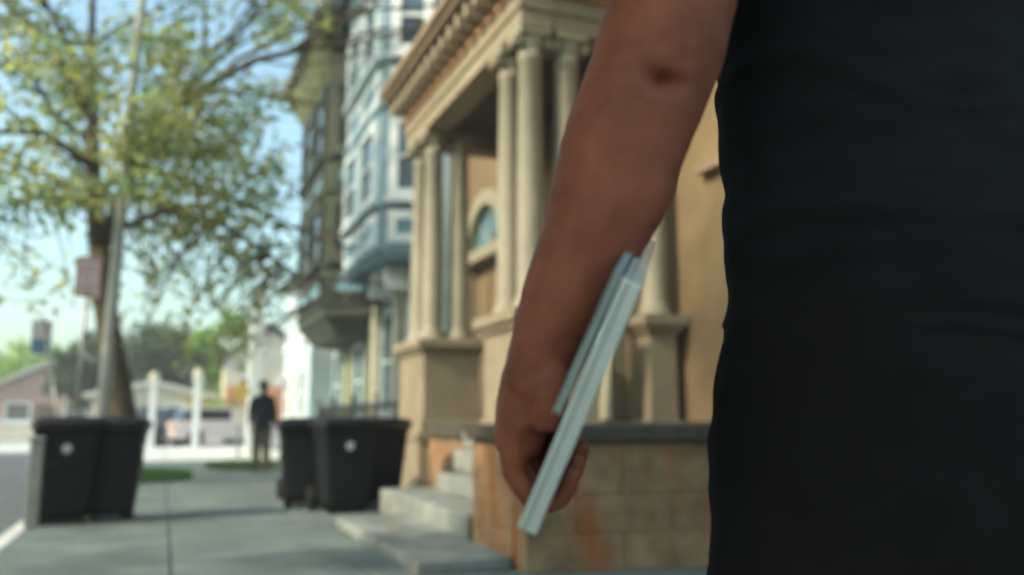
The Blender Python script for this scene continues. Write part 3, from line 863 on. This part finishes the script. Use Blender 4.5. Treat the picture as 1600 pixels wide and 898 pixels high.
make_car((2.15, 36.4, -.11), R(200), 'white parked car seen from its side between gate post and person', 'car_white', tall=1.5)
make_car((1.35, 39.3, -.11), R(180), 'faded red parked car partly hidden behind the white car', 'car_red')

# ------------------------------------------------------------------ people
def bake(mb, name, m, parent, voxel, smooth=6, disp=None):
    o = mb.build(name, m, None)
    r = o.modifiers.new('r', 'REMESH'); r.mode = 'VOXEL'; r.voxel_size = voxel; r.use_smooth_shade = True
    s = o.modifiers.new('s', 'SMOOTH'); s.factor = .5; s.iterations = smooth
    dg = bpy.context.evaluated_depsgraph_get(); dg.update()
    me = bpy.data.meshes.new_from_object(o.evaluated_get(dg))
    me.name = name
    o.modifiers.clear(); o.data = me
    if disp:
        nv = [v.normal.copy() for v in me.vertices]
        for v, nn in zip(me.vertices, nv): v.co += nn * disp(v.co)
    for p in me.polygons: p.use_smooth = True
    me.materials.clear(); me.materials.append(m)
    if parent is not None: o.parent = parent
    return o

def head_rings(mb, c, s, fwd, rt):
    """skull, jaw, nose, ears; c = centre of the head, s = scale (1 for a 0.24 m head)"""
    prof = [(-.125, .045, .018, .052), (-.112, .062, .03, .046), (-.09, .078, .052, .03), (-.06, .092, .062, .015), (-.02, .098, .070, .004), (.02, .101, .075, -.004), (.06, .098, .074, -.008), (.09, .082, .062, -.010), (.11, .058, .044, -.010), (.122, .02, .016, -.01)]
    pts = [c + V((0, 0, z * s)) + fwd * (off * s) for z, d, w, off in prof]
    mb.tube(pts, [d * s for z, d, w, off in prof], 24, ry=[w * s for z, d, w, off in prof], ref=fwd)
    mb.tube([c + fwd * .098 * s + V((0, 0, .02 * s)), c + fwd * .112 * s + V((0, 0, -.01 * s)), c + fwd * .120 * s + V((0, 0, -.03 * s)), c + fwd * .1 * s + V((0, 0, -.042 * s))], [.008 * s, .011 * s, .016 * s, .012 * s], 10)
    for sg in (-1, 1):
        e_ = c + rt * (sg * .077 * s) - fwd * .004 * s
        mb.tube([e_ + V((0, 0, -.034 * s)), e_ + rt * sg * .012 * s - fwd * .006 * s, e_ + rt * sg * .008 * s - fwd * .01 * s + V((0, 0, .032 * s))], [.008 * s, .014 * s, .010 * s], 8)
    mb.tube([c + fwd * .088 * s + V((0, 0, -.068 * s)) - rt * .024 * s, c + fwd * .10 * s + V((0, 0, -.068 * s)), c + fwd * .088 * s + V((0, 0, -.068 * s)) + rt * .024 * s], [.006 * s, .010 * s, .006 * s], 8)

def hand(mb, wrist, d, across, palm_n, s=1.0, curl=25):
    """relaxed hand: d down the hand, across towards the thumb, palm_n out of the palm"""
    d, across, palm_n = d.normalized(), across.normalized(), palm_n.normalized()
    k = wrist + d * .09 * s
    mb.tube([wrist, wrist + d * .035 * s, wrist + d * .07 * s, k + d * .008 * s], [.029 * s, .038 * s, .043 * s, .042 * s], 14, ry=[.02 * s, .016 * s, .015 * s, .013 * s], ref=across)
    for i, (off, ln) in enumerate(((.031, .072), (.010, .080), (-.011, .074), (-.031, .058))):
        p = k + across * off * s - d * .012 * s; dd = d.copy(); pts = [p.copy()]; r = []
        for j, f in enumerate((.22, .42, .30, .26)):
            p = p + dd * ln * f * s * (1 if j else 1); pts.append(p.copy())
            a = R(curl); dd = (dd * math.cos(a) + palm_n * math.sin(a)).normalized()
        mb.tube(pts, [.0095 * s, .0095 * s, .009 * s, .0082 * s, .0065 * s], 10)
    b = wrist + d * .025 * s + across * .025 * s
    mb.tube([b, b + (across * .8 + d * .7) * .03 * s + palm_n * .01 * s, b + (across * .7 + d) * .055 * s + palm_n * .02 * s, b + (across * .5 + d) * .075 * s + palm_n * .03 * s], [.014 * s, .0135 * s, .011 * s, .0085 * s], 10)

# ---- foreground man, walking away, left arm with a laptop
HX, HY, HEAD = .735, .70, 14
ha = R(-HEAD)
fwd = V((math.sin(R(HEAD)), math.cos(R(HEAD)), 0)); rt = V((math.cos(R(HEAD)), -math.sin(R(HEAD)), 0))
man = thing('person', 'man in black t-shirt and black trousers carrying a laptop in his left hand', 'person', (HX, HY, 0))
ORG = V((HX, HY, 0))
def B_(x, y, z): return rt * x + fwd * y + V((0, 0, z))            # relative to the man's feet
def W_(x, y, z): return V((x, y, z)) - ORG                          # world point, relative
body = MB()
torso = [(.86, .15, .12, 0), (.95, .185, .125, 0), (1.02, .178, .118, 0), (1.12, .158, .105, .005), (1.25, .165, .112, .008), (1.38, .185, .122, .008), (1.48, .20, .118, 0), (1.57, .20, .095, -.01), (1.61, .13, .075, -.012), (1.64, .07, .062, -.005)]
body.tube([B_(0, f, z) for z, w, d_, f in torso], [w for z, w, d_, f in torso], 28, ry=[d_ for z, w, d_, f in torso], ref=rt)
body.tube([B_(0, -.01, 1.58), B_(0, .0, 1.66), B_(0, .02, 1.72)], [.066, .060, .062], 18)
head_rings(body, B_(0, .035, 1.80), 1.0, fwd, rt)
legs = {-1: [(0, .92), (.06, .72), (.10, .53), (.06, .32), (-.02, .10)], 1: [(0, .92), (-.04, .72), (-.06, .53), (-.20, .34), (-.33, .14)]}
for sg, pp in legs.items():
    body.tube([B_(sg * .10, f, z) for f, z in pp], [.085, .078, .056, .05, .04], 18)
    f, z = pp[-1]
    body.tube([B_(sg * .10, f - .03, z - .04), B_(sg * .10, f + .05, z - .05), B_(sg * .105, f + .15, z - .07), B_(sg * .105, f + .20, z - .08)], [.035, .04, .038, .02], 12, ry=[.03, .03, .022, .014], ref=rt)
# left arm: outline measured, depth radius slightly smaller
arm = [((.505, .70, 1.545), .060), ((.470, .655, 1.46), .060), ((.4370, .636, 1.400), .059), ((.4170, .6419, 1.3037), .0590), ((.4096, .6506, 1.2686), .0605), ((.3992, .6615, 1.2276), .0590),
       ((.3891, .6713, 1.1924), .0580), ((.3790, .6811, 1.1573), .0572), ((.3730, .6883, 1.1280), .0550), ((.3565, .7031, 1.0782), .0470), ((.3399, .7159, 1.0401), .0392), ((.3269, .7279, .9991), .0335), ((.3152, .7402, .9522), .0282)]
cr = V((math.cos(R(21.756)), -math.sin(R(21.756)), 0))
body.tube([W_(*p) for p, r in arm], [r for p, r in arm], 26, ry=[r * (.92 if i < 9 else .95) for i, (p, r) in enumerate(arm)], ref=cr)
# laptop frame of reference
LB = V((.2781, .6661, .8303)); e1 = V((.3826, -.1314, .9145)).normalized(); eD = V((.4171, .9078, -.0441)); eD = (eD - e1 * eD.dot(e1)).normalized(); eN = e1.cross(eD)   # eN points left
h1, hD = e1.copy(), eD.copy()                                        # axes of the hand
TL = R(22); e1, eD = h1 * math.cos(TL) - hD * math.sin(TL), hD * math.cos(TL) + h1 * math.sin(TL)   # the laptop is carried tipped back
if eN.x > 0: eN = -eN
def LO(u, v, w): return LB + h1 * u + hD * v + eN * w - ORG
def LP(u, v, w): return LB + e1 * u + eD * v + eN * w - ORG          # w > 0 towards the hand's back
# palm
wr = W_(.3152, .7402, .9522)
kn = LO(.070, .096, .041)
body.tube([W_(.3269, .7279, .9991), wr, LO(.125, .088, .0505), LO(.095, .09, .0475), kn, LO(.055, .098, .037)], [.033, .032, .037, .041, .043, .040], 18, ry=[.0305, .029, .0285, .027, .0245, .020], ref=eD)
body.tube([LO(.135, .060, .034), LO(.11, .056, .030), LO(.08, .060, .026)], [.016, .020, .015], 12)     # heel of the hand
for i, v in enumerate((.086, .109, .132, .154)):                                                       # little finger nearest us
    ln = (.86, 1.0, 1.05, .98)[i]
    pts = [LP(.052, v, .042), LP(.030, v, .043), LP(.004, v, .031), LP(-.013, v - .001, .008), LP(-.015, v, -.006), LP(-.003, v + .001, -.018), LP(.018 * ln, v + .002, -.0205), LP(.036 * ln, v + .003, -.017)]
    body.tube(pts, [.0130, .0125, .0112, .0098, .0094, .0092, .0088, .007], 12)
body.tube([LO(.14, .122, .034), LO(.12, .145, .028), LO(.09, .158, .020), LO(.065, .160, .0185), LO(.050, .160, .018)], [.015, .0155, .012, .0105, .008], 12)
# right arm swinging forward
ra = [B_(.21, -.01, 1.545), B_(.245, -.02, 1.42), B_(.265, .0, 1.26), B_(.262, .07, 1.13), B_(.25, .15, 1.00)]
body.tube(ra, [.056, .054, .046, .042, .029], 18)
hand(body, ra[-1], (ra[-1] - ra[-2]), fwd - V((0, 0, -.4)), -rt, 1.0)
dim = W_(.386, .607, 1.209)
vein = [[W_(.352, .63, 1.19), W_(.345, .64, 1.12), W_(.325, .655, 1.06), W_(.302, .68, 1.0)]]
def skin_disp(co):
    d = 0
    q = co - dim
    a = q.dot(cr); b = q.z + a * .15
    near = (co - dim).length < .06
    if near:
        d -= .0150 * math.exp(-(a / .014) ** 2 - (b / .0075) ** 2)
        d -= .0015 * math.exp(-(a / .030) ** 2 - ((b - .004) / .012) ** 2)
        d += .0012 * math.exp(-(a / .02) ** 2 - ((b + .018) / .010) ** 2)
    if co.z > .8 and (co - W_(.37, .69, 1.12)).length < .35:
        d += .0022 * noise.noise(co * 16) + .0007 * noise.noise(co * 60)
        # long furrow between the forearm muscles and a raised tendon
        ax = W_(.352, .60, 1.0 + 0) 
        t_ = (co.z + ORG.z - .95) / .3
        c_ = co.dot(cr) - (W_(.3152 + .09 * t_, .74 - .09 * t_, .95).dot(cr))
        if 0 < t_ < 1 and (co + ORG).y < .74:
            s_ = math.sin(math.pi * t_)
            d -= .0015 * s_ * math.exp(-((c_ + .006) / .008) ** 2)
            d += .001 * s_ * math.exp(-((c_ + .024) / .008) ** 2)
    return d
bake(body, 'body', M['skin'], man, .0036, 7, skin_disp)

# t-shirt
sh = MB()
st_ = [(.985, .198, .150, .0), (1.0, .200, .152, 0), (1.08, .194, .146, .0), (1.18, .190, .142, .004), (1.30, .194, .142, .006), (1.40, .206, .146, .006), (1.48, .214, .136, 0), (1.56, .212, .108, -.01), (1.605, .15, .088, -.012), (1.635, .085, .076, -.006)]
sh.tube([B_(0, f, z) for z, w, d_, f in st_], [w for z, w, d_, f in st_], 32, ry=[d_ for z, w, d_, f in st_], ref=rt)
sh.tube([W_(.53, .705, 1.565), W_(.485, .672, 1.50), W_(.450, .642, 1.43), W_(.433, .636, 1.375)], [.078, .078, .078, .080], 20)
sh.tube([B_(.17, -.01, 1.565), B_(.225, -.015, 1.49), B_(.25, -.02, 1.39), B_(.258, -.01, 1.34)], [.078, .076, .074, .076], 20)
def shirt_disp(co):
    z = co.z
    a = co.dot(rt)
    d = .0035 * noise.noise(V((a * 5, co.dot(fwd) * 5, z * 16 + 1.5 * noise.noise(co * 4))))
    d += .004 * noise.noise(V((a * 14, co.dot(fwd) * 14, z * 34)))
    d += .004 * max(0, math.sin((z + .12 * a) * 52 + 2.5 * noise.noise(co * 5))) ** 6 * max(0, noise.noise(co * 3 + V((3, 1, 2))) + .35)
    if z < 1.02: d += .003 * noise.noise(V((a * 9, co.dot(fwd) * 9, 0))) - .004
    return d
bake(sh, 't_shirt', M['cloth_black'], man, .005, 5, shirt_disp)

# trousers
tr = MB()
hp = [(1.035, .19, .135), (1.02, .20, .14), (.96, .214, .15), (.90, .220, .155), (.82, .225, .155), (.74, .226, .15), (.70, .220, .14)]
tr.tube([B_(0, -.005, z) for z, w, d_ in hp], [w for z, w, d_ in hp], 28, ry=[d_ for z, w, d_ in hp], ref=rt)
for sg, pp in legs.items():
    k_ = [V((f, z, 0)) for f, z in pp]
    tr.tube([B_(sg * .098, f, z) for f, z in ((0, .80), *pp[1:4], (pp[4][0] + .01, pp[4][1] + .02))], [.112, .112, .090, .080, .082], 20)
def tr_disp(co):
    return .004 * noise.noise(V((co.x * 9, co.y * 9, co.z * 14))) + .003 * noise.noise(co * 30)
bake(tr, 'trousers', M['cloth_trouser'], man, .006, 5, tr_disp)
# shoes, hair, eyes
for sg, pp in legs.items():
    f, z = pp[-1]; pitch = 0 if sg < 0 else -.06
    s_ = MB().tube([B_(sg * .10, f - .07, z - .055 - pitch * .2), B_(sg * .10, f, z - .045), B_(sg * .105, f + .10, z - .06 + pitch * .6), B_(sg * .108, f + .20, z - .068 + pitch)], [.032, .048, .05, .032], 14, ry=[.04, .05, .036, .026], ref=rt)
    bake(s_, 'shoe', M['shoe'], man, .008, 4)
hr = MB().ball(B_(0, .012, 1.828), .118, 20, (.76, .95, .92)).tube([B_(0, -.045, 1.80), B_(0, -.052, 1.74)], [.07, .045], 14, ry=[.04, .03], ref=rt)
bake(hr, 'hair', M['hair'], man, .007, 4, lambda c: .005 * noise.noise(c * 60))
for sg in (-1, 1):
    MB().ball(B_(sg * .032, .118, 1.812), .0125, 10).build('eye', M['eye'], man, True)

# laptop: two slabs hinged together, dark seam between
def slab(u0, u1, v0, v1, w0, w1): 
    return MB().hexa([LP(u0, v0, w0) + ORG, LP(u0, v1, w0) + ORG, LP(u0, v1, w1) + ORG, LP(u0, v0, w1) + ORG, LP(u1, v0, w0) + ORG, LP(u1, v1, w0) + ORG, LP(u1, v1, w1) + ORG, LP(u1, v0, w1) + ORG])
lt = thing('laptop', 'closed silver laptop held in the hand of the man in black', 'laptop', tuple(LB))
off = Matrix.Translation(-LB)
slab(0, .222, 0, .31, -.0085, .0014).xf(off).build('base', M['alu'], lt, bevel=.0009)
slab(.0012, .2208, .001, .309, .0013, .0022).xf(off).build('seam', M['alu_dark'], lt)
slab(0, .222, .0003, .31, .0020, .0078).xf(off).build('lid', M['alu'], lt, bevel=.0016)
nb = thing('notebook', 'thin pale notebook wedged between the forearm and the laptop', 'notebook', tuple(LP(.09, .012, .012) + ORG))
o_ = Matrix.Translation(-(LP(.09, .012, .012) + ORG))
def nslab(w0, w1, grow_=0):
    # leans slightly away from the laptop at its lower end
    pts = []
    for u in (.100 - grow_, .224 + grow_):
        lean = .0025 * (1 - (u - .100) / .124)
        for v, w in ((.012 - grow_, w0), (.20, w0), (.20, w1), (.012 - grow_, w1)): pts.append(LP(u, v, w + lean) + ORG)
    return MB().hexa(pts)
nslab(.0092, .0108, .002).xf(o_).build('cover', M['notecover'], nb)
nslab(.0110, .0140).xf(o_).build('pages', M['paper'], nb)
nslab(.0142, .0156, .002).xf(o_).build('cover', M['notecover'], nb)

# ---- distant walker
def walker(loc, heading, H, label):
    f_ = V((math.sin(R(heading)), math.cos(R(heading)), 0)); r_ = V((math.cos(R(heading)), -math.sin(R(heading)), 0))
    s = H / 1.7
    p = thing('person', label, 'person', loc)
    def Q(x, y, z): return (r_ * x + f_ * y + V((0, 0, z))) * s
    b = MB()
    tz = [(.80, .13, .10), (.90, .155, .11), (1.02, .13, .09), (1.2, .15, .10), (1.33, .175, .095), (1.40, .16, .08), (1.44, .07, .06)]
    b.tube([Q(0, 0, z) for z, w, d_ in tz], [w * s for z, w, d_ in tz], 20, ry=[d_ * s for z, w, d_ in tz], ref=r_)
    b.tube([Q(0, 0, 1.4), Q(0, .01, 1.5)], .052 * s, 12)
    head_rings(b, Q(0, .025, 1.585), .93 * s, f_, r_)
    lg = {-1: [(0, .84), (.08, .47), (.03, .09)], 1: [(0, .84), (-.03, .47), (-.2, .12)]}
    for sg, pp in lg.items():
        b.tube([Q(sg * .085, f, z) for f, z in pp], [.085 * s, .055 * s, .037 * s], 14)
        f, z = pp[-1]
        b.tube([Q(sg * .085, f - .03, z - .05), Q(sg * .09, f + .16, z - .065)], [.035 * s, .03 * s], 10)
        a_ = [Q(sg * .18, 0, 1.36), Q(sg * .22, -.03 * sg, 1.1), Q(sg * .22, .08 * sg, .87)]
        b.tube(a_, [.045 * s, .036 * s, .024 * s], 12)
        hand(b, a_[-1], a_[-1] - a_[-2], f_, -r_ * sg, .9 * s)
    bake(b, 'body', M['skin'], p, .009, 4)
    t_ = MB()
    tz = [(.80, .165, .125), (.9, .17, .13), (1.05, .15, .115), (1.2, .165, .12), (1.34, .19, .115), (1.41, .165, .095), (1.445, .08, .07)]
    t_.tube([Q(0, 0, z) for z, w, d_ in tz], [w * s for z, w, d_ in tz], 20, ry=[d_ * s for z, w, d_ in tz], ref=r_)
    for sg in (-1, 1): t_.tube([Q(sg * .16, 0, 1.37), Q(sg * .22, -.03 * sg, 1.1), Q(sg * .22, .06 * sg, .92)], [.06 * s, .052 * s, .042 * s], 12)
    bake(t_, 'jacket', M['cloth_navy'], p, .012, 3, lambda c: .01 * noise.noise(c * 12))
    t_ = MB().tube([Q(0, 0, .98), Q(0, 0, .88), Q(0, 0, .78)], [.145 * s, .165 * s, .15 * s], 18, ry=[.11 * s, .125 * s, .11 * s], ref=r_)
    for sg, pp in lg.items(): t_.tube([Q(sg * .085, f, z) for f, z in pp], [.10 * s, .08 * s, .07 * s], 14)
    bake(t_, 'trousers', M['cloth_khaki'], p, .012, 3, lambda c: .01 * noise.noise(c * 14))
    for sg, pp in lg.items():
        f, z = pp[-1]
        bake(MB().tube([Q(sg * .085, f - .06, z - .05), Q(sg * .088, f + .06, z - .045), Q(sg * .092, f + .18, z - .06)], [.035 * s, .045 * s, .03 * s], 10), 'shoe', M['shoe'], p, .012, 2)
    h_ = MB().ball(Q(0, .0, 1.615), .112 * s, 16, (.8, .95, .95)).tube([Q(0, -.05, 1.58), Q(0, -.06, 1.45)], [.07 * s, .05 * s], 12)
    bake(h_, 'hair', M['hair'], p, .012, 3)
walker((1.62, 15.9, 0), 4, 1.6, 'distant walker in a dark navy jacket and khaki trousers')

# yellow sign and white box seen left of the walker
ys = thing('warning_sign', 'yellow diamond sign with a white plate on a steel post', 'sign', (1.75, 22.5, 0))
MB().tube([(0, 0, -.02), (0, 0, 1.95)], .03, 8).build('post', M['metal'], ys, True)
MB().extr([(0, -.035, 1.28), (.24, -.035, 1.60), (0, -.035, 1.92), (-.24, -.035, 1.60)], (0, -.01, 0)).build('sign_plate', M['signyellow'], ys)
MB().box(-.2, .14, -.045, -.035, .78, 1.22).build('lower_plate', M['signwhite'], ys)

# ------------------------------------------------------------------ hazy air
hz = MB().box(-95, 100, -40, 110, -1.6, 15)
hm = bpy.data.materials.new('haze'); hm.use_nodes = True
ht = hm.node_tree; ht.nodes.clear()
pv = ht.nodes.new('ShaderNodeVolumePrincipled'); ho = ht.nodes.new('ShaderNodeOutputMaterial')
pv.inputs['Color'].default_value = (.93, .97, .96, 1); pv.inputs['Density'].default_value = .0028; pv.inputs['Anisotropy'].default_value = .1
ht.links.new(pv.outputs[0], ho.inputs['Volume'])
tag(hz.build('haze', hm), kind='stuff')
